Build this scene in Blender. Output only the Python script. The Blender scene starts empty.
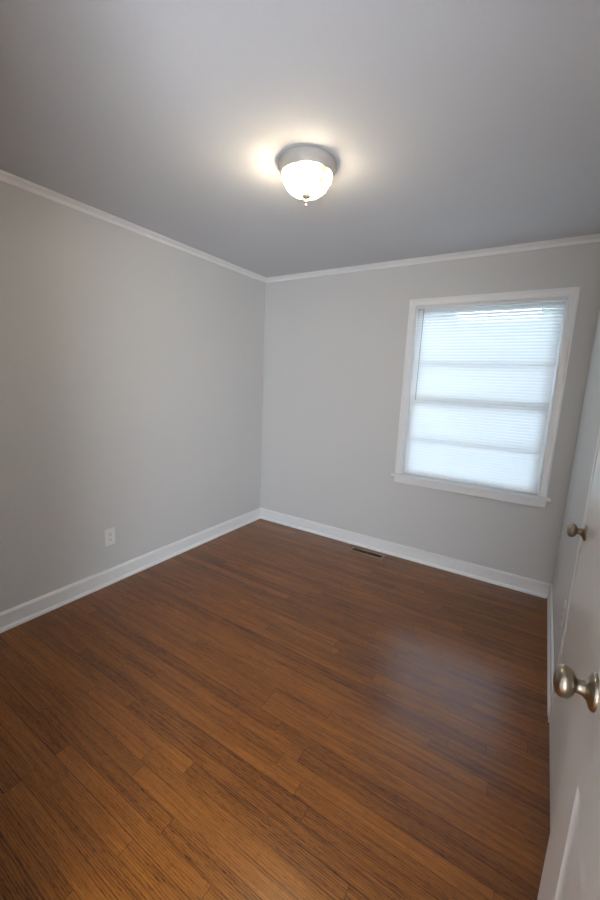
import bpy, bmesh, math, random
from mathutils import Vector, Matrix
random.seed(7)
R = math.radians
scene = bpy.context.scene
COL = scene.collection

# ------------------------------------------------------------------ camera
cam_d = bpy.data.cameras.new('camera')
cam = bpy.data.objects.new('camera', cam_d)
COL.objects.link(cam)
yaw, pitch, roll = R(-32.0443), R(-10.1246), R(2.3977)
fw = Vector((math.sin(yaw) * math.cos(pitch), math.cos(yaw) * math.cos(pitch), math.sin(pitch)))
rt = Vector((math.cos(yaw), -math.sin(yaw), 0))
up = rt.cross(fw)
r2 = math.cos(roll) * rt + math.sin(roll) * up
u2 = -math.sin(roll) * rt + math.cos(roll) * up
cam.matrix_world = Matrix(((r2.x, u2.x, -fw.x, 2.4571), (r2.y, u2.y, -fw.y, -3.1604), (r2.z, u2.z, -fw.z, 1.4725), (0, 0, 0, 1)))
cam_d.sensor_fit = 'VERTICAL'
cam_d.sensor_height = 36.0
cam_d.lens = 384.145 / 900 * 36.0
cam_d.clip_start = 0.01
scene.camera = cam

# ------------------------------------------------------------------ world and light
SKY = 7.3
LAMP = 36.0
HALL_FILL = 74.0
scene.view_settings.view_transform = 'Standard'
scene.view_settings.look = 'None'
scene.view_settings.gamma = 1
scene.view_settings.use_curve_mapping = False
scene.view_settings.exposure = 0.84

W_, H_ = 2.666, 2.44
YN = -3.08          # near wall, inner face
wx0, wx1, wz0, wz1 = 1.505, 2.500, 0.737, 2.090   # window opening

world = bpy.data.worlds.new('sky')
scene.world = world
world.use_nodes = True
wn = world.node_tree
for n in list(wn.nodes): wn.nodes.remove(n)
wo = wn.nodes.new('ShaderNodeOutputWorld'); wb = wn.nodes.new('ShaderNodeBackground')
wt = wn.nodes.new('ShaderNodeTexCoord'); ws = wn.nodes.new('ShaderNodeSeparateXYZ'); wr = wn.nodes.new('ShaderNodeValToRGB')
wn.links.new(wt.outputs['Generated'], ws.inputs[0]); wn.links.new(ws.outputs['Z'], wr.inputs[0])
wr.color_ramp.elements[0].position = 0.0; wr.color_ramp.elements[0].color = (0.76, 0.87, 1.0, 1)
wr.color_ramp.elements[1].position = 0.7; wr.color_ramp.elements[1].color = (0.50, 0.72, 1.0, 1)
wn.links.new(wr.outputs[0], wb.inputs[0]); wb.inputs[1].default_value = SKY
wn.links.new(wb.outputs[0], wo.inputs[0])

pd = bpy.data.lights.new('sky_portal', 'AREA'); pd.shape = 'RECTANGLE'; pd.size = wx1 - wx0; pd.size_y = wz1 - wz0
pd.cycles.is_portal = True
po = bpy.data.objects.new('sky_portal', pd); COL.objects.link(po)
po.location = ((wx0 + wx1) / 2, 0.16, (wz0 + wz1) / 2); po.rotation_euler = (R(-90), 0, 0)

# added fill light for the room, from the unseen hallway behind the camera
hd = bpy.data.lights.new('hallway_fill', 'AREA'); hd.shape = 'RECTANGLE'; hd.size = 1.55; hd.size_y = 1.6
hd.energy = HALL_FILL; hd.color = (0.95, 0.97, 1.0)
ho = bpy.data.objects.new('hallway_fill', hd); COL.objects.link(ho)
ho.location = (3.28, -4.25, 1.0); ho.rotation_euler = (R(90), 0, R(0))

# ------------------------------------------------------------------ materials
def mat(name, col, rough=0.6, metal=0.0, spec=0.5, coat=0.0, bump=0.0, bscale=60, coatr=0.1):
    m = bpy.data.materials.new(name); m.use_nodes = True
    nt = m.node_tree; b = nt.nodes['Principled BSDF']
    b.inputs['Base Color'].default_value = (*col, 1); b.inputs['Roughness'].default_value = rough
    b.inputs['Metallic'].default_value = metal; b.inputs['Specular IOR Level'].default_value = spec
    b.inputs['Coat Weight'].default_value = coat; b.inputs['Coat Roughness'].default_value = coatr
    tc = nt.nodes.new('ShaderNodeTexCoord'); nz = nt.nodes.new('ShaderNodeTexNoise')
    nt.links.new(tc.outputs['Object'], nz.inputs['Vector']); nz.inputs['Scale'].default_value = bscale
    nz.inputs['Detail'].default_value = 3
    # faint unevenness of the paint or metal colour
    mx = nt.nodes.new('ShaderNodeMixRGB'); mx.blend_type = 'MULTIPLY'; mx.inputs[0].default_value = 0.05
    mx.inputs[1].default_value = (*col, 1); nt.links.new(nz.outputs['Fac'], mx.inputs[2])
    nt.links.new(mx.outputs[0], b.inputs['Base Color'])
    if bump:
        bp = nt.nodes.new('ShaderNodeBump'); bp.inputs['Strength'].default_value = bump; bp.inputs['Distance'].default_value = 0.002
        nt.links.new(nz.outputs['Fac'], bp.inputs['Height']); nt.links.new(bp.outputs[0], b.inputs['Normal'])
    return m

M_wall = mat('grey wall paint', (0.60, 0.596, 0.588), 0.55, spec=0.35, bump=0.15, bscale=90)
M_ceil = mat('ceiling paint', (0.62, 0.63, 0.655), 0.9, spec=0.2, bump=0.2, bscale=110)
M_trim = mat('white trim paint', (0.80, 0.80, 0.80), 0.35)
M_door = mat('white door paint', (0.72, 0.71, 0.69), 0.28, bump=0.05, bscale=40)
M_vinyl = mat('white blind plastic', (0.86, 0.86, 0.85), 0.4)
M_plate = mat('white outlet plastic', (0.80, 0.79, 0.76), 0.35)
M_hole = mat('dark slots', (0.03, 0.03, 0.03), 0.6)
M_nickel = mat('satin nickel', (0.34, 0.285, 0.215), 0.30, metal=1.0)
M_pan = mat('brushed nickel lamp pan', (0.44, 0.42, 0.39), 0.6, metal=0.1, spec=.3)
M_fin = mat('brushed nickel finial', (0.30, 0.27, 0.24), 0.5, metal=0.5, spec=.3)
M_wand = mat('clear grey plastic wand', (0.50, 0.51, 0.53), 0.2)
M_vent = mat('tan enamel register', (0.26, 0.18, 0.11), 0.45, metal=0.3)
M_ventdark = mat('dark duct', (0.02, 0.015, 0.012), 0.8)
M_lawn = mat('pale concrete ground', (0.36, 0.36, 0.37), 0.9)
M_bark = mat('bark', (0.10, 0.08, 0.06), 0.9)
M_leaf = mat('leaves', (0.22, 0.23, 0.19), 0.8)

def slat_mat():
    m = bpy.data.materials.new('white vinyl slat'); m.use_nodes = True; nt = m.node_tree
    for n in list(nt.nodes): nt.nodes.remove(n)
    o = nt.nodes.new('ShaderNodeOutputMaterial'); d = nt.nodes.new('ShaderNodeBsdfPrincipled'); t = nt.nodes.new('ShaderNodeBsdfTranslucent')
    d.inputs['Base Color'].default_value = (0.85, 0.85, 0.84, 1); d.inputs['Roughness'].default_value = 0.4
    t.inputs[0].default_value = (0.86, 0.87, 0.86, 1)
    mx = nt.nodes.new('ShaderNodeMixShader'); mx.inputs[0].default_value = 0.32
    nt.links.new(d.outputs[0], mx.inputs[1]); nt.links.new(t.outputs[0], mx.inputs[2]); nt.links.new(mx.outputs[0], o.inputs[0])
    return m
M_slat = slat_mat()

def glass_mat():
    m = bpy.data.materials.new('window glass'); m.use_nodes = True; nt = m.node_tree
    for n in list(nt.nodes): nt.nodes.remove(n)
    o = nt.nodes.new('ShaderNodeOutputMaterial'); t = nt.nodes.new('ShaderNodeBsdfTransparent'); g = nt.nodes.new('ShaderNodeBsdfGlossy')
    t.inputs[0].default_value = (0.96, 0.98, 0.97, 1); g.inputs['Roughness'].default_value = 0.02
    fr = nt.nodes.new('ShaderNodeFresnel'); fr.inputs[0].default_value = 1.45
    mx = nt.nodes.new('ShaderNodeMixShader'); nt.links.new(fr.outputs[0], mx.inputs[0])
    nt.links.new(t.outputs[0], mx.inputs[1]); nt.links.new(g.outputs[0], mx.inputs[2]); nt.links.new(mx.outputs[0], o.inputs[0])
    return m
M_glass = glass_mat()

def bowl_mat():
    m = bpy.data.materials.new('lit alabaster glass'); m.use_nodes = True; nt = m.node_tree
    for n in list(nt.nodes): nt.nodes.remove(n)
    o = nt.nodes.new('ShaderNodeOutputMaterial'); e = nt.nodes.new('ShaderNodeEmission')
    tc = nt.nodes.new('ShaderNodeTexCoord'); nz = nt.nodes.new('ShaderNodeTexNoise'); nz.inputs['Scale'].default_value = 15; nz.inputs['Distortion'].default_value = 0.3; nz.inputs['Detail'].default_value = 0.5
    nt.links.new(tc.outputs['Object'], nz.inputs['Vector'])
    cr = nt.nodes.new('ShaderNodeValToRGB'); nt.links.new(nz.outputs['Fac'], cr.inputs[0])
    cr.color_ramp.elements[0].position = 0.45; cr.color_ramp.elements[0].color = (1.0, 0.80, 0.46, 1)
    cr.color_ramp.elements[1].position = 0.58; cr.color_ramp.elements[1].color = (1.0, 0.82, 0.60, 1)
    nt.links.new(cr.outputs[0], e.inputs[0])
    # two bulbs' glow put into the emission, left one brighter; noise dims patches
    vn = nt.nodes.new('ShaderNodeMapRange'); vn.interpolation_type = 'SMOOTHSTEP'; nt.links.new(nz.outputs['Fac'], vn.inputs['Value'])
    vn.inputs['From Min'].default_value = 0.32; vn.inputs['From Max'].default_value = 0.60; vn.inputs['To Min'].default_value = 0.026; vn.inputs['To Max'].default_value = 1.0
    dt = nt.nodes.new('ShaderNodeVectorMath'); dt.operation = 'DOT_PRODUCT'; nt.links.new(tc.outputs['Object'], dt.inputs[0]); dt.inputs[1].default_value = (-2.6, -1.6, 0)
    side = nt.nodes.new('ShaderNodeMath'); side.operation = 'ADD'; nt.links.new(dt.outputs['Value'], side.inputs[0]); side.inputs[1].default_value = 1.0 + 2.6 * 1.417 - 1.6 * 1.536
    sm = nt.nodes.new('ShaderNodeMath'); sm.operation = 'MULTIPLY'; nt.links.new(side.outputs[0], sm.inputs[0]); nt.links.new(vn.outputs[0], sm.inputs[1])
    sh = nt.nodes.new('ShaderNodeMath'); sh.operation = 'MULTIPLY'; sh.inputs[1].default_value = LAMP; nt.links.new(sm.outputs[0], sh.inputs[0]); nt.links.new(sh.outputs[0], e.inputs[1])
    g = nt.nodes.new('ShaderNodeBsdfGlossy'); g.inputs['Roughness'].default_value = 0.1
    mx = nt.nodes.new('ShaderNodeMixShader'); mx.inputs[0].default_value = 0.05
    nt.links.new(e.outputs[0], mx.inputs[1]); nt.links.new(g.outputs[0], mx.inputs[2]); nt.links.new(mx.outputs[0], o.inputs[0])
    return m
M_bowl = bowl_mat()

def floor_mat():
    m = bpy.data.materials.new('stained oak strip floor'); m.use_nodes = True; nt = m.node_tree; L = nt.links
    b = nt.nodes['Principled BSDF']
    def N(t, **k):
        n = nt.nodes.new(t)
        for a, v in k.items(): setattr(n, a, v)
        return n
    def mth(op, a, bb=None, c=None):
        n = N('ShaderNodeMath', operation=op)
        for i, v in enumerate((a, bb, c)):
            if v is None: continue
            if isinstance(v, (int, float)): n.inputs[i].default_value = v
            else: L.new(v, n.inputs[i])
        return n.outputs[0]
    tc = N('ShaderNodeTexCoord'); sp = N('ShaderNodeSeparateXYZ'); L.new(tc.outputs['Object'], sp.inputs[0])
    X, Y = sp.outputs['X'], sp.outputs['Y']
    SW = 0.0572
    ry = mth('DIVIDE', Y, SW); row = mth('FLOOR', ry); fy = mth('FRACT', ry)
    wn1 = N('ShaderNodeTexWhiteNoise', noise_dimensions='1D'); L.new(row, wn1.inputs['W'])
    off = mth('MULTIPLY', wn1.outputs['Value'], 7.0)
    wn1b = N('ShaderNodeTexWhiteNoise', noise_dimensions='1D'); L.new(mth('ADD', row, 91.3), wn1b.inputs['W'])
    ln = mth('MULTIPLY_ADD', wn1b.outputs['Value'], 0.9, 0.6)
    rx = mth('ADD', mth('DIVIDE', X, ln), off); ix = mth('FLOOR', rx); fx = mth('FRACT', rx)
    cid = N('ShaderNodeCombineXYZ'); L.new(row, cid.inputs[0]); L.new(ix, cid.inputs[1])
    wn2 = N('ShaderNodeTexWhiteNoise', noise_dimensions='2D'); L.new(cid.outputs[0], wn2.inputs['Vector'])
    pid = wn2.outputs['Value']
    # grain coordinates, shifted per board
    gx = mth('ADD', mth('MULTIPLY', X, 1.0), mth('MULTIPLY', pid, 37.0))
    gc = N('ShaderNodeCombineXYZ'); L.new(mth('MULTIPLY', gx, 3.0), gc.inputs[0]); L.new(mth('MULTIPLY', Y, 60.0), gc.inputs[1]); L.new(mth('MULTIPLY', pid, 11.0), gc.inputs[2])
    n1 = N('ShaderNodeTexNoise'); n1.inputs['Scale'].default_value = 1.0; n1.inputs['Detail'].default_value = 5; n1.inputs['Roughness'].default_value = 0.65; n1.inputs['Distortion'].default_value = 0.6
    L.new(gc.outputs[0], n1.inputs['Vector'])
    gc2 = N('ShaderNodeCombineXYZ'); L.new(mth('MULTIPLY', gx, 14.0), gc2.inputs[0]); L.new(mth('MULTIPLY', Y, 420.0), gc2.inputs[1])
    n2 = N('ShaderNodeTexNoise'); n2.inputs['Scale'].default_value = 1.0; n2.inputs['Detail'].default_value = 2
    L.new(gc2.outputs[0], n2.inputs['Vector'])
    gc3 = N('ShaderNodeCombineXYZ'); L.new(mth('MULTIPLY', gx, 1.3), gc3.inputs[0]); L.new(mth('MULTIPLY', Y, 14.0), gc3.inputs[1]); L.new(mth('MULTIPLY', pid, 5.0), gc3.inputs[2])
    wv = N('ShaderNodeTexWave', wave_type='RINGS', rings_direction='X'); wv.inputs['Scale'].default_value = 3.0; wv.inputs['Distortion'].default_value = 5.0; wv.inputs['Detail'].default_value = 2
    L.new(gc3.outputs[0], wv.inputs['Vector'])
    # room scale drift of the stain
    n3 = N('ShaderNodeTexNoise'); n3.inputs['Scale'].default_value = 1.6; L.new(tc.outputs['Object'], n3.inputs['Vector'])
    v = mth('ADD', mth('MULTIPLY', pid, 0.20), mth('MULTIPLY', n1.outputs['Fac'], 0.88))
    v = mth('ADD', v, mth('MULTIPLY', wv.outputs['Fac'], 0.17))
    v = mth('ADD', v, mth('MULTIPLY', n2.outputs['Fac'], 0.30))
    # open oak pores: short dark dashes along the grain
    gc4 = N('ShaderNodeCombineXYZ'); L.new(mth('MULTIPLY', gx, 38.0), gc4.inputs[0]); L.new(mth('MULTIPLY', Y, 520.0), gc4.inputs[1]); L.new(mth('MULTIPLY', pid, 9.0), gc4.inputs[2])
    n4 = N('ShaderNodeTexNoise'); n4.inputs['Scale'].default_value = 1.0; n4.inputs['Detail'].default_value = 1; L.new(gc4.outputs[0], n4.inputs['Vector'])
    pore = N('ShaderNodeMapRange'); L.new(n4.outputs['Fac'], pore.inputs['Value']); pore.inputs['From Min'].default_value = 0.34; pore.inputs['From Max'].default_value = 0.46; pore.inputs['To Min'].default_value = -0.16; pore.inputs['To Max'].default_value = 0.03
    v = mth('ADD', v, pore.outputs[0])
    v = mth('ADD', v, mth('MULTIPLY', n3.outputs['Fac'], 0.15))
    v = mth('ADD', v, -0.37)
    cr = N('ShaderNodeValToRGB'); L.new(v, cr.inputs[0]); r = cr.color_ramp
    r.elements[0].position = 0.12; r.elements[0].color = (0.036, 0.010, 0.002, 1)
    r.elements[1].position = 0.95; r.elements[1].color = (0.39, 0.150, 0.021, 1)
    e = r.elements.new(0.45); e.color = (0.185, 0.058, 0.0062, 1)
    e = r.elements.new(0.70); e.color = (0.275, 0.094, 0.0112, 1)
    # seams
    sy = mth('MINIMUM', fy, mth('SUBTRACT', 1.0, fy)); sx = mth('MULTIPLY', mth('MINIMUM', fx, mth('SUBTRACT', 1.0, fx)), mth('DIVIDE', ln, SW))
    sm = mth('MINIMUM', sy, sx)
    seam = N('ShaderNodeMapRange'); L.new(sm, seam.inputs['Value']); seam.inputs['From Min'].default_value = 0.008; seam.inputs['From Max'].default_value = 0.03; seam.inputs['To Min'].default_value = 0.45
    mx = N('ShaderNodeMixRGB', blend_type='MULTIPLY'); mx.inputs[0].default_value = 1.0; L.new(cr.outputs[0], mx.inputs[1]); L.new(seam.outputs[0], mx.inputs[2])
    L.new(mx.outputs[0], b.inputs['Base Color'])
    rg = mth('MULTIPLY_ADD', n1.outputs['Fac'], 0.15, 0.38); L.new(rg, b.inputs['Roughness'])
    b.inputs['Specular IOR Level'].default_value = 0.12
    b.inputs['Coat Weight'].default_value = 0.9; b.inputs['Coat Roughness'].default_value = 0.24; b.inputs['Coat IOR'].default_value = 1.5
    bp = N('ShaderNodeBump'); bp.inputs['Strength'].default_value = 0.25; bp.inputs['Distance'].default_value = 0.0012
    hh = mth('ADD', mth('MULTIPLY', seam.outputs[0], 0.6), mth('MULTIPLY', n1.outputs['Fac'], 0.4)); L.new(hh, bp.inputs['Height']); L.new(bp.outputs[0], b.inputs['Normal'])
    return m
M_floor = floor_mat()

# ------------------------------------------------------------------ mesh helpers
def bx(bm, x0, x1, y0, y1, z0, z1):
    v = [bm.verts.new((x, y, z)) for x in (x0, x1) for y in (y0, y1) for z in (z0, z1)]
    for f in ((0, 1, 3, 2), (4, 6, 7, 5), (0, 4, 5, 1), (2, 3, 7, 6), (0, 2, 6, 4), (1, 5, 7, 3)):
        bm.faces.new([v[i] for i in f])

def rbx(bm, x0, x1, y0, y1, z0, z1, r=0.002, seg=2):
    t = bmesh.new(); bx(t, x0, x1, y0, y1, z0, z1)
    bmesh.ops.recalc_face_normals(t, faces=t.faces)
    bmesh.ops.bevel(t, geom=t.edges[:] + t.verts[:], offset=r, segments=seg, affect='EDGES', profile=0.5)
    merge(bm, t)

def merge(bm, t, mtx=None):
    if mtx is not None: bmesh.ops.transform(t, matrix=mtx, verts=t.verts)
    me = bpy.data.meshes.new('tmp'); t.to_mesh(me); t.free(); bm.from_mesh(me); bpy.data.meshes.remove(me)

def lathe(bm, prof, seg=48, mtx=None):
    """prof: list of (radius, height); turned about z."""
    t = bmesh.new(); rings = []
    for r, z in prof:
        if r < 1e-6: rings.append([t.verts.new((0, 0, z))])
        else: rings.append([t.verts.new((r * math.cos(2 * math.pi * i / seg), r * math.sin(2 * math.pi * i / seg), z)) for i in range(seg)])
    for a, b in zip(rings, rings[1:]):
        for i in range(seg):
            j = (i + 1) % seg
            if len(a) == 1 and len(b) == 1: continue
            if len(a) == 1: t.faces.new((a[0], b[i], b[j]))
            elif len(b) == 1: t.faces.new((a[i], b[0], a[j]))
            else: t.faces.new((a[i], b[i], b[j], a[j]))
    merge(bm, t, mtx)

def tube(bm, a, b, r, seg=10):
    a, b = Vector(a), Vector(b); d = b - a
    q = d.to_track_quat('Z', 'Y').to_matrix().to_4x4(); q.translation = a
    lathe(bm, [(0, 0), (r, 0), (r, d.length), (0, d.length)], seg, q)

def obj(name, bm, m, parent=None, smooth=False, angle=40):
    bmesh.ops.recalc_face_normals(bm, faces=bm.faces)
    me = bpy.data.meshes.new(name); bm.to_mesh(me); bm.free()
    me.materials.append(m)
    o = bpy.data.objects.new(name, me); COL.objects.link(o)
    if smooth:
        for p in me.polygons: p.use_smooth = True
        try: me.set_sharp_from_angle(angle=R(angle))
        except Exception: pass
    if parent is not None:
        o.parent = parent
        o.matrix_parent_inverse = Matrix.Translation(-parent.location)
    return o

def struct(name, bm, m, **k):
    o = obj(name, bm, m, **k); o['kind'] = 'structure'; return o

def empty(name, loc, label=None, cat=None, group=None, kind=None):
    o = bpy.data.objects.new(name, None); o.location = loc; o.empty_display_size = 0.05; COL.objects.link(o)
    if label: o['label'] = label
    if cat: o['category'] = cat
    if group: o['group'] = group
    if kind: o['kind'] = kind
    return o

def sweep(bm, path, prof, closed=False):
    """path: list of (corner point, inward offset dir for u, dir for v); prof: closed polygon of (u, v)."""
    rings = [[bm.verts.new(Vector(p) + Vector(u) * a + Vector(v) * b) for a, b in prof] for p, u, v in path]
    n = len(prof)
    pairs = list(zip(rings, rings[1:]))
    if closed: pairs.append((rings[-1], rings[0]))
    for A, B in pairs:
        for i in range(n):
            j = (i + 1) % n
            bm.faces.new((A[i], A[j], B[j], B[i]))
    if not closed:
        bm.faces.new(rings[0]); bm.faces.new(rings[-1][::-1])

# ------------------------------------------------------------------ room shell
T = 0.13
bm = bmesh.new(); bx(bm, -T, W_ + T, YN - T, T, -0.1, 0.0); bx(bm, 0.9, 4.2, -4.5, YN - T, -0.1, 0.0); struct('floor', bm, M_floor)
bm = bmesh.new(); bx(bm, -T, W_ + T, YN - T, T, H_, H_ + 0.1); bx(bm, 0.9, 4.2, -4.5, YN - T, H_, H_ + 0.1); struct('ceiling', bm, M_ceil)
bm = bmesh.new(); bx(bm, -T, 0, YN - T, T, 0, H_); struct('wall_left', bm, M_wall)
bm = bmesh.new()   # window wall with its opening
bx(bm, 0, wx0, 0, T, 0, H_); bx(bm, wx1, W_, 0, T, 0, H_); bx(bm, wx0, wx1, 0, T, 0, wz0 - .020); bx(bm, wx0, wx1, 0, T, wz1, H_)
struct('wall_back', bm, M_wall)
ca0, ca1, cah = -1.262, -1.975, 2.04      # closet door opening in the right wall
bm = bmesh.new()
bx(bm, W_, W_ + T, ca0, T, 0, H_); bx(bm, W_, W_ + T, YN - T, ca1, 0, H_); bx(bm, W_, W_ + T, ca1, ca0, cah, H_); bx(bm, W_ + 0.06, W_ + T, ca1, ca0, 0, cah)
struct('wall_right', bm, M_wall)
ex0, ex1, exh = 1.825, 2.605, 2.05        # entry doorway in the front wall
bm = bmesh.new()
bx(bm, 0, ex0, YN - T, YN, 0, H_); bx(bm, ex1, W_, YN - T, YN, 0, H_); bx(bm, ex0, ex1, YN - T, YN, exh, H_)
struct('wall_front', bm, M_wall)
bm = bmesh.new(); bx(bm, 0.9, 1.0, -4.4, YN - T, 0, H_); bx(bm, 4.1, 4.2, -4.4, YN - T, 0, H_); bx(bm, W_ + T, 4.1, YN - T, YN, 0, H_)
bx(bm, 1.0, 4.1, -4.4, -4.3, 0, .15); bx(bm, 1.0, 4.1, -4.4, -4.3, 2.25, H_); bx(bm, 1.0, 2.50, -4.4, -4.3, .15, 2.25); bx(bm, 4.06, 4.1, -4.4, -4.3, .15, 2.25); struct('wall_hallway', bm, M_wall)

BASE = [(0, 0), (.026, 0), (.026, .006), (.022, .015), (.0145, .022), (.0125, .023), (.0125, .086), (.0115, .089), (.0180, .092), (.0190, .098), (.0150, .103), (.004, .110), (0, .111)]
CROWN = [(0, 0), (0, -.035), (.006, -.035), (.010, -.028), (.012, -.022), (.022, -.014), (.032, -.010), (.034, -.006), (.042, -.004), (.042, 0)]
Z = (0, 0, 1)
def moulding(name, segs, prof, z):
    bm = bmesh.new()
    for p0, u0, p1, u1 in segs: sweep(bm, [((*p0, z), u0, Z), ((*p1, z), u1, Z)], prof)
    return struct(name, bm, M_trim)
moulding('baseboard_left', [((0, 0), (1, -1, 0), (0, YN), (1, 1, 0))], BASE, 0)
moulding('baseboard_back', [((0, 0), (1, -1, 0), (W_, 0), (-1, -1, 0))], BASE, 0)
BASE_R = [(a * .55, b) for a, b in BASE]
moulding('baseboard_right', [((W_, 0), (-1, -1, 0), (W_, -1.222), (-1, 0, 0)), ((W_, -2.016), (-1, 0, 0), (W_, YN), (-1, 1, 0))], BASE_R, 0)
moulding('baseboard_front', [((0, YN), (1, 1, 0), (ex0 - .06, YN), (0, 1, 0))], BASE, 0)
moulding('trim_1', [((0, 0), (1, -1, 0), (0, YN), (1, 1, 0))], CROWN, H_)
moulding('trim_2', [((0, 0), (1, -1, 0), (W_, 0), (-1, -1, 0))], CROWN, H_)
moulding('trim_3', [((W_, 0), (-1, -1, 0), (W_, YN), (-1, 1, 0))], CROWN, H_)
moulding('trim_4', [((0, YN), (1, 1, 0), (W_, YN), (-1, 1, 0))], CROWN, H_)

# ------------------------------------------------------------------ window
CAS = [(0, 0), (0, .012), (.006, .015), (.036, .016), (.040, .020), (.052, .020), (.052, 0)]   # u outward, v into the room
win = empty('window_1', ((wx0 + wx1) / 2, 0, wz0), kind='structure')
bm = bmesh.new()
sweep(bm, [((wx0, 0, wz0), (-1, 0, 0), (0, -1, 0)), ((wx0, 0, wz1), (-1, 0, 1), (0, -1, 0)),
           ((wx1, 0, wz1), (1, 0, 1), (0, -1, 0)), ((wx1, 0, wz0), (1, 0, 0), (0, -1, 0))], CAS)
obj('casing', bm, M_trim, win)
bm = bmesh.new()   # jamb liner
jt = 0.006
bx(bm, wx0, wx0 + jt, 0.001, T, wz0, wz1); bx(bm, wx1 - jt, wx1, 0.001, T, wz0, wz1); bx(bm, wx0 + jt, wx1 - jt, 0.001, T, wz1 - jt, wz1); bx(bm, wx0 + jt, wx1 - jt, 0.075, T + .02, wz0, wz0 + 0.01)
obj('jamb', bm, M_trim, win)
bm = bmesh.new(); rbx(bm, wx0 - .078, wx1 + .078, -.045, .0, wz0 - .020, wz0, .004); bx(bm, wx0, wx1, -.003, T, wz0 - .0195, wz0 - .0004)
obj('stool', bm, M_trim, win)
bm = bmesh.new(); rbx(bm, wx0 - .055, wx1 + .055, -.017, 0, wz0 - .078, wz0 - .020, .004); obj('apron', bm, M_trim, win)
zm = (wz0 + wz1) / 2 - .025
def sash(z0, z1, y, dm):
    a, c = wx0 + jt, wx1 - jt; s = .038; r = .040
    b = bmesh.new()
    bx(b, a, a + s, y, y + .03, z0, z1); bx(b, c - s, c, y, y + .03, z0, z1)
    bx(b, a + s, c - s, y, y + .03, z0, z0 + r); bx(b, a + s, c - s, y, y + .03, z1 - r, z1)
    zc = (z0 + z1) / 2 + dm; bx(b, a + s, c - s, y + .004, y + .026, zc - .009, zc + .009)
    so = obj('sash', b, M_trim, win)
    b = bmesh.new(); bx(b, a + s - .004, c - s + .004, y + .013, y + .017, z0 + r - .004, z1 - r + .004)
    g = obj('pane', b, M_glass, so); g.matrix_parent_inverse = Matrix.Identity(4)
    so_inv = so.matrix_parent_inverse
    g.matrix_parent_inverse = (Matrix.Translation(win.location) @ so_inv).inverted()
sash(zm - .02, wz1 - jt, .092, -.035)
sash(wz0 + .010, zm + .02, .062, -.006)

# ------------------------------------------------------------------ doors
def casing_door(name_parent, x, y0, y1, h, par):
    b = bmesh.new()
    sweep(b, [((x, y0, 0), (0, 1, 0), (-1, 0, 0)), ((x, y0, h), (0, 1, 1), (-1, 0, 0)), ((x, y1, h), (0, -1, 1), (-1, 0, 0)), ((x, y1, 0), (0, -1, 0), (-1, 0, 0))],
          [(0, 0), (0, .010), (.003, .012), (.037, .012), (.040, .009), (.040, 0)])
    return obj('casing', b, M_trim, par)

def knob(parent, x, y, z):
    """door knob whose axis leaves the face at x towards -x"""
    m = Matrix.Translation((x, y, z)) @ Matrix.Rotation(R(-90), 4, 'Y')
    b = bmesh.new()
    lathe(b, [(0, 0), (.0325, 0), (.0325, .003), (.031, .006), (.024, .009), (.0175, .012), (.015, .016)], 48, m)
    ro = obj('rosette', b, M_nickel, parent, smooth=True, angle=50)
    b = bmesh.new()
    pr = [(.0150, .012), (.0138, .016), (.0125, .021), (.0120, .025), (.0125, .028), (.0165, .030), (.0225, .0335), (.0268, .0385), (.0285, .0450), (.0275, .0515), (.0240, .0565), (.0170, .0600), (.009, .0617), (0, .0622)]
    lathe(b, pr, 48, m)
    ko = obj('door_knob', b, M_nickel, parent, smooth=True, angle=60)
    return ro, ko

# closet door, closed, in the right wall
d1 = empty('door_1', (W_, (ca0 + ca1) / 2, 0), kind='structure')
casing_door('door_1', W_, ca0 + .0, ca1, cah, d1)
bm = bmesh.new(); rbx(bm, W_ - .009, W_ + .026, ca1 + .004, ca0 - .004, .012, cah - .004, .002); obj('door_leaf', bm, M_door, d1)
knob(d1, W_ - .009, -1.345, 0.935)

# entry door, open, standing parallel to the right wall
DX, DE, DH = 2.597, -2.203, 2.03
d2 = empty('door_2', (DX, DE - .76, 0), kind='structure')
def panel_leaf(x, thick, y0, y1, z0, z1, panels):
    """leaf whose visible face is the plane x; panels are recessed rectangles (ya, yb, za, zb)"""
    b = bmesh.new()
    ys = sorted({y0, y1, *[p[0] for p in panels], *[p[1] for p in panels]}); zs = sorted({z0, z1, *[p[2] for p in panels], *[p[3] for p in panels]})
    for s, xx in ((-1, x), (1, x + thick)):
        cache = {}
        def V(a, c, d=0.0):
            k = (round(a, 5), round(c, 5), round(d, 5))
            if k not in cache: cache[k] = b.verts.new((xx - s * d, a, c))
            return cache[k]
        for i in range(len(ys) - 1):
            for j in range(len(zs) - 1):
                a0, a1, c0, c1 = ys[i], ys[i + 1], zs[j], zs[j + 1]
                if any(p[0] - 1e-6 <= a0 and a1 <= p[1] + 1e-6 and p[2] - 1e-6 <= c0 and c1 <= p[3] + 1e-6 for p in panels): continue
                b.faces.new((V(a0, c0), V(a1, c0), V(a1, c1), V(a0, c1)))
        for pa, pb, pc, pd_ in panels:
            prev = None
            for ins, dep in ((0, 0), (.008, .004), (.014, .006), (.020, .006), (.048, .002)):
                ring = [V(pa + ins, pc + ins, dep), V(pb - ins, pc + ins, dep), V(pb - ins, pd_ - ins, dep), V(pa + ins, pd_ - ins, dep)]
                if prev:
                    for q in range(4): b.faces.new((prev[q], prev[(q + 1) % 4], ring[(q + 1) % 4], ring[q]))
                prev = ring
            b.faces.new(prev)
    # rim
    A, Bx = x, x + thick
    def q(*p): b.faces.new([b.verts.new(v) for v in p])
    q((A, y0, z0), (Bx, y0, z0), (Bx, y0, z1), (A, y0, z1)); q((A, y1, z0), (Bx, y1, z0), (Bx, y1, z1), (A, y1, z1))
    q((A, y0, z0), (Bx, y0, z0), (Bx, y1, z0), (A, y1, z0)); q((A, y0, z1), (Bx, y0, z1), (Bx, y1, z1), (A, y1, z1))
    return b
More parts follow.
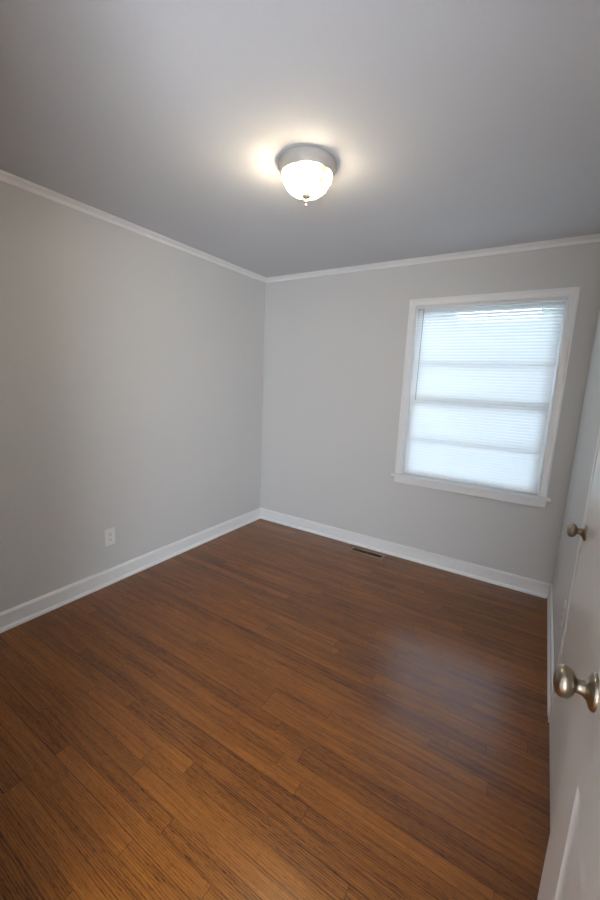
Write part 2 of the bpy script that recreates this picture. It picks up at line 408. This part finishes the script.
ya, yb = DE - .76, DE
pys = [(ya + .10, ya + .30), (ya + .39, yb - .176)]
pzs = [(.24, .775), (1.04, 1.63), (1.74, 1.91)]
pans = [(a, c, e, f) for a, c in pys for e, f in pzs]
obj('door_leaf', panel_leaf(DX, .035, ya, yb, .012, DH, pans), M_door, d2)
knob(d2, DX, DE - .168, 0.955)
bm = bmesh.new(); rbx(bm, DX + .006, DX + .029, yb, yb + .0015, .915, .975, .0005); obj('latch_plate', bm, M_nickel, d2)
# frame of the entry doorway
d3 = empty('trim_5', (ex0, YN, 0), kind='structure')
bm = bmesh.new()
bx(bm, ex0, ex0 + .018, YN - T, YN, 0, exh - .018); bx(bm, ex1 - .004, ex1, YN - T, YN, 0, exh - .018); bx(bm, ex0, ex1, YN - T, YN, exh - .018, exh)
obj('door_frame', bm, M_trim, d3)
bm = bmesh.new()
sweep(bm, [((ex0, YN, 0), (-1, 0, 0), (0, 1, 0)), ((ex0, YN, exh), (-1, 0, 1), (0, 1, 0)), ((ex1, YN, exh), (1, 0, 1), (0, 1, 0))],
      [(0, 0), (0, .012), (.006, .015), (.055, .018), (.055, 0)])
obj('casing', bm, M_trim, d3)

# ------------------------------------------------------------------ window blind
bl = empty('window_blind', ((wx0 + wx1) / 2, .022, wz0 + .018), 'white horizontal mini blind lowered and tilted nearly shut over the window', 'window blind')
bx0, bx1 = wx0 + .010, wx1 - .016
yb_ = .022
bm = bmesh.new(); rbx(bm, bx0, bx1, yb_ - .013, yb_ + .013, wz1 - jt - .014, wz1 - jt - .001, .0015); obj('headrail', bm, M_vinyl, bl)
bm = bmesh.new()
ztop, zbot = wz1 - jt - .026, wz0 + .036
NS = 59
hw = .0145
for k in range(NS):
    zc = ztop + (zbot - ztop) * k / (NS - 1)
    prev = None
    tl = R(min(50 + k * 1.5, 71) + random.uniform(-1.5, 1.5))     # the top slats hang a little more open
    for i in range(5):
        s = -1 + 2 * i / 4            # -1 room side edge (down), +1 outer edge (up)
        cr = .0028 * (1 - s * s)
        dy = s * hw * math.cos(tl) - cr * math.sin(tl); dz = s * hw * math.sin(tl) + cr * math.cos(tl)
        pr_ = (bm.verts.new((bx0 + .002, yb_ + dy, zc + dz)), bm.verts.new((bx1 - .002, yb_ + dy, zc + dz)))
        if prev: bm.faces.new((prev[0], prev[1], pr_[1], pr_[0]))
        prev = pr_
obj('slats', bm, M_slat, bl, smooth=True, angle=80)
bm = bmesh.new(); rbx(bm, bx0, bx1, yb_ - .012, yb_ + .012, wz0 + .010, wz0 + .023, .003); obj('bottom_rail', bm, M_vinyl, bl)
for x in (1.60, 1.965, 2.36):
    bm = bmesh.new()
    for dy in (-.0115, .0115):
        tube(bm, (x, yb_ + dy, wz0 + .03), (x, yb_ + dy, wz1 - .03), .0005, 6)
    tube(bm, (x + .006, yb_, wz0 + .0065), (x + .006, yb_, wz0 + .012), .005, 12)
    obj('ladder_cord', bm, M_slat, bl)
bm = bmesh.new(); tube(bm, (1.566, .000, wz1 - .014), (1.564, -.002, 1.365), .0032, 8); tube(bm, (1.566, .000, wz1 - .016), (1.566, .012, wz1 - .012), .002, 8)
obj('tilt_wand', bm, M_wand, bl, smooth=True)

# ------------------------------------------------------------------ ceiling light
LX, LY = 1.417, -1.536
cl = empty('ceiling_light', (LX, LY, H_), 'lit flush ceiling light with a nickel pan, frosted glass bowl and small finial', 'ceiling light')
mt = Matrix.Translation((LX, LY, H_)) @ Matrix.Scale(.96, 4, (0, 0, 1))
bm = bmesh.new()
lathe(bm, [(0, 0), (.124, 0), (.128, -.002), (.1295, -.006), (.1295, -.026), (.128, -.033), (.124, -.040), (.119, -.045), (.117, -.051), (.113, -.053), (.110, -.050), (.109, -.042), (0, -.040)], 72, mt)
obj('lamp_pan', bm, M_pan, cl, smooth=True, angle=35)
bm = bmesh.new()
lathe(bm, [(.106, -.046), (.1105, -.056), (.1120, -.064), (.1105, -.072), (.106, -.080), (.0995, -.088), (.0965, -.093), (.0950, -.099), (.0915, -.107), (.083, -.117), (.070, -.126), (.052, -.133), (.030, -.137), (0, -.139)], 72, mt)
obj('glass_bowl', bm, M_bowl, cl, smooth=True, angle=80)
bm = bmesh.new()
lathe(bm, [(0, -.134), (.019, -.135), (.0215, -.138), (.020, -.144), (.013, -.150), (.0055, -.154), (.0045, -.158), (.0072, -.161), (.0082, -.165), (.0068, -.169), (.0035, -.172), (.0035, -.175), (.0062, -.178), (.0068, -.182), (.0045, -.186), (0, -.188)], 32, mt)
obj('finial', bm, M_fin, cl, smooth=True, angle=40)

# ------------------------------------------------------------------ outlets
def outlet(loc, rz, label):
    """plate in local xz, facing local -y"""
    root = empty('wall_outlet', loc, label, 'wall outlet')
    M = Matrix.Translation(loc) @ Matrix.Rotation(rz, 4, 'Z')
    def put(name, b, m, par, **k):
        bmesh.ops.transform(b, matrix=M, verts=b.verts); o = obj(name, b, m, par, **k); return o
    b = bmesh.new(); rbx(b, -.0375, .0375, -.006, 0, -.0605, .0605, .0025); put('cover_plate', b, M_plate, root)
    for s in (1, -1):
        b = bmesh.new()
        t = bmesh.new(); bmesh.ops.create_cone(t, cap_ends=True, segments=32, radius1=.0172, radius2=.0165, depth=.003)
        merge(b, t, Matrix.Translation((0, -.0072, s * .0197)) @ Matrix.Rotation(R(90), 4, 'X') @ Matrix.Diagonal((1, .84, 1, 1)))
        rc = put('socket', b, M_plate, root)
        b = bmesh.new()
        z = s * .0197
        bx(b, -.0082, -.0054, -.0092, -.0085, z - .001, z + .0075); bx(b, .0054, .0078, -.0092, -.0085, z, z + .0068)
        t = bmesh.new(); bmesh.ops.create_cone(t, cap_ends=True, segments=16, radius1=.0030, radius2=.0030, depth=.0007)
        merge(b, t, Matrix.Translation((0, -.00885, z - .0072)) @ Matrix.Rotation(R(90), 4, 'X'))
        h = put('slots', b, M_hole, rc)
        h.matrix_parent_inverse = (Matrix.Translation(root.location) @ rc.matrix_parent_inverse).inverted()
    b = bmesh.new(); t = bmesh.new(); bmesh.ops.create_uvsphere(t, u_segments=16, v_segments=8, radius=.0032)
    merge(b, t, Matrix.Translation((0, -.006, 0)) @ Matrix.Diagonal((1, .4, 1, 1))); put('screw', b, M_plate, root, smooth=True)
outlet((0, -1.703, .345), R(90), 'white duplex outlet low on the long left wall above the baseboard')
outlet((W_, -1.04, .425), R(-90), 'white outlet on the right wall beside the closed door, seen nearly edge on')

# ------------------------------------------------------------------ floor register
vx0, vx1, vy0, vy1 = 1.140, 1.455, -.172, -.062
fv = empty('floor_vent', ((vx0 + vx1) / 2, (vy0 + vy1) / 2, 0), 'tan metal floor vent with dark slots set in the floor by the baseboard', 'floor vent')
bm = bmesh.new()
ix0, ix1, iy0, iy1 = vx0 + .024, vx1 - .024, vy0 + .030, vy1 - .030
sweep(bm, [((ix0, iy0, 0), (-1, -1, 0), Z), ((ix1, iy0, 0), (1, -1, 0), Z), ((ix1, iy1, 0), (1, 1, 0), Z), ((ix0, iy1, 0), (-1, 1, 0), Z)],
      [(0, .0002), (0, .005), (.003, .006), (.018, .005), (.027, .001), (.027, .0002)], closed=True)
obj('vent_frame', bm, M_vent, fv)
bm = bmesh.new(); bx(bm, ix0 - .002, ix1 + .002, iy0 - .002, iy1 + .002, .0004, .0012); obj('duct_opening', bm, M_ventdark, fv)
bm = bmesh.new()
n = 26
for i in range(1, n):
    x = ix0 + (ix1 - ix0) * i / n; bx(bm, x - .0012, x + .0012, iy0 + .001, iy1 - .001, .0012, .0035)
xm = (ix0 + ix1) / 2; bx(bm, xm - .005, xm + .005, iy0, iy1, .0012, .0045)
obj('louvre', bm, mat('dark bronze louvre', (.07, .048, .03), .5, metal=.3), fv)

# ------------------------------------------------------------------ outside the window
bm = bmesh.new(); bx(bm, -14, 18, 0.25, 30, -.6, -.5); g = struct('ground', bm, M_lawn)

fol = bmesh.new()
for i in range(130):
    t = bmesh.new(); bmesh.ops.create_icosphere(t, subdivisions=2, radius=1.0)
    for v in t.verts: v.co *= random.uniform(.75, 1.2)
    rr = random.uniform(.35, .8); h = random.uniform(0, 1) ** .8
    merge(fol, t, Matrix.Translation((random.uniform(-9, 12), random.uniform(8, 11), -.3 + h * 4.3)) @ Matrix.Scale(rr, 4))
for i in range(12):
    x = -8.5 + i * 1.75 + random.uniform(-.4, .4); y = random.uniform(8.6, 10.2)
    tube(fol, (x, y, -.52), (x + random.uniform(-.3, .3), y, 3.0), .11, 8)
fo = obj('shrubbery', fol, M_leaf); fo['kind'] = 'stuff'; fo['label'] = 'line of shrubs and trees outside, glimpsed between the slats of the window blind'; fo['category'] = 'shrubs'
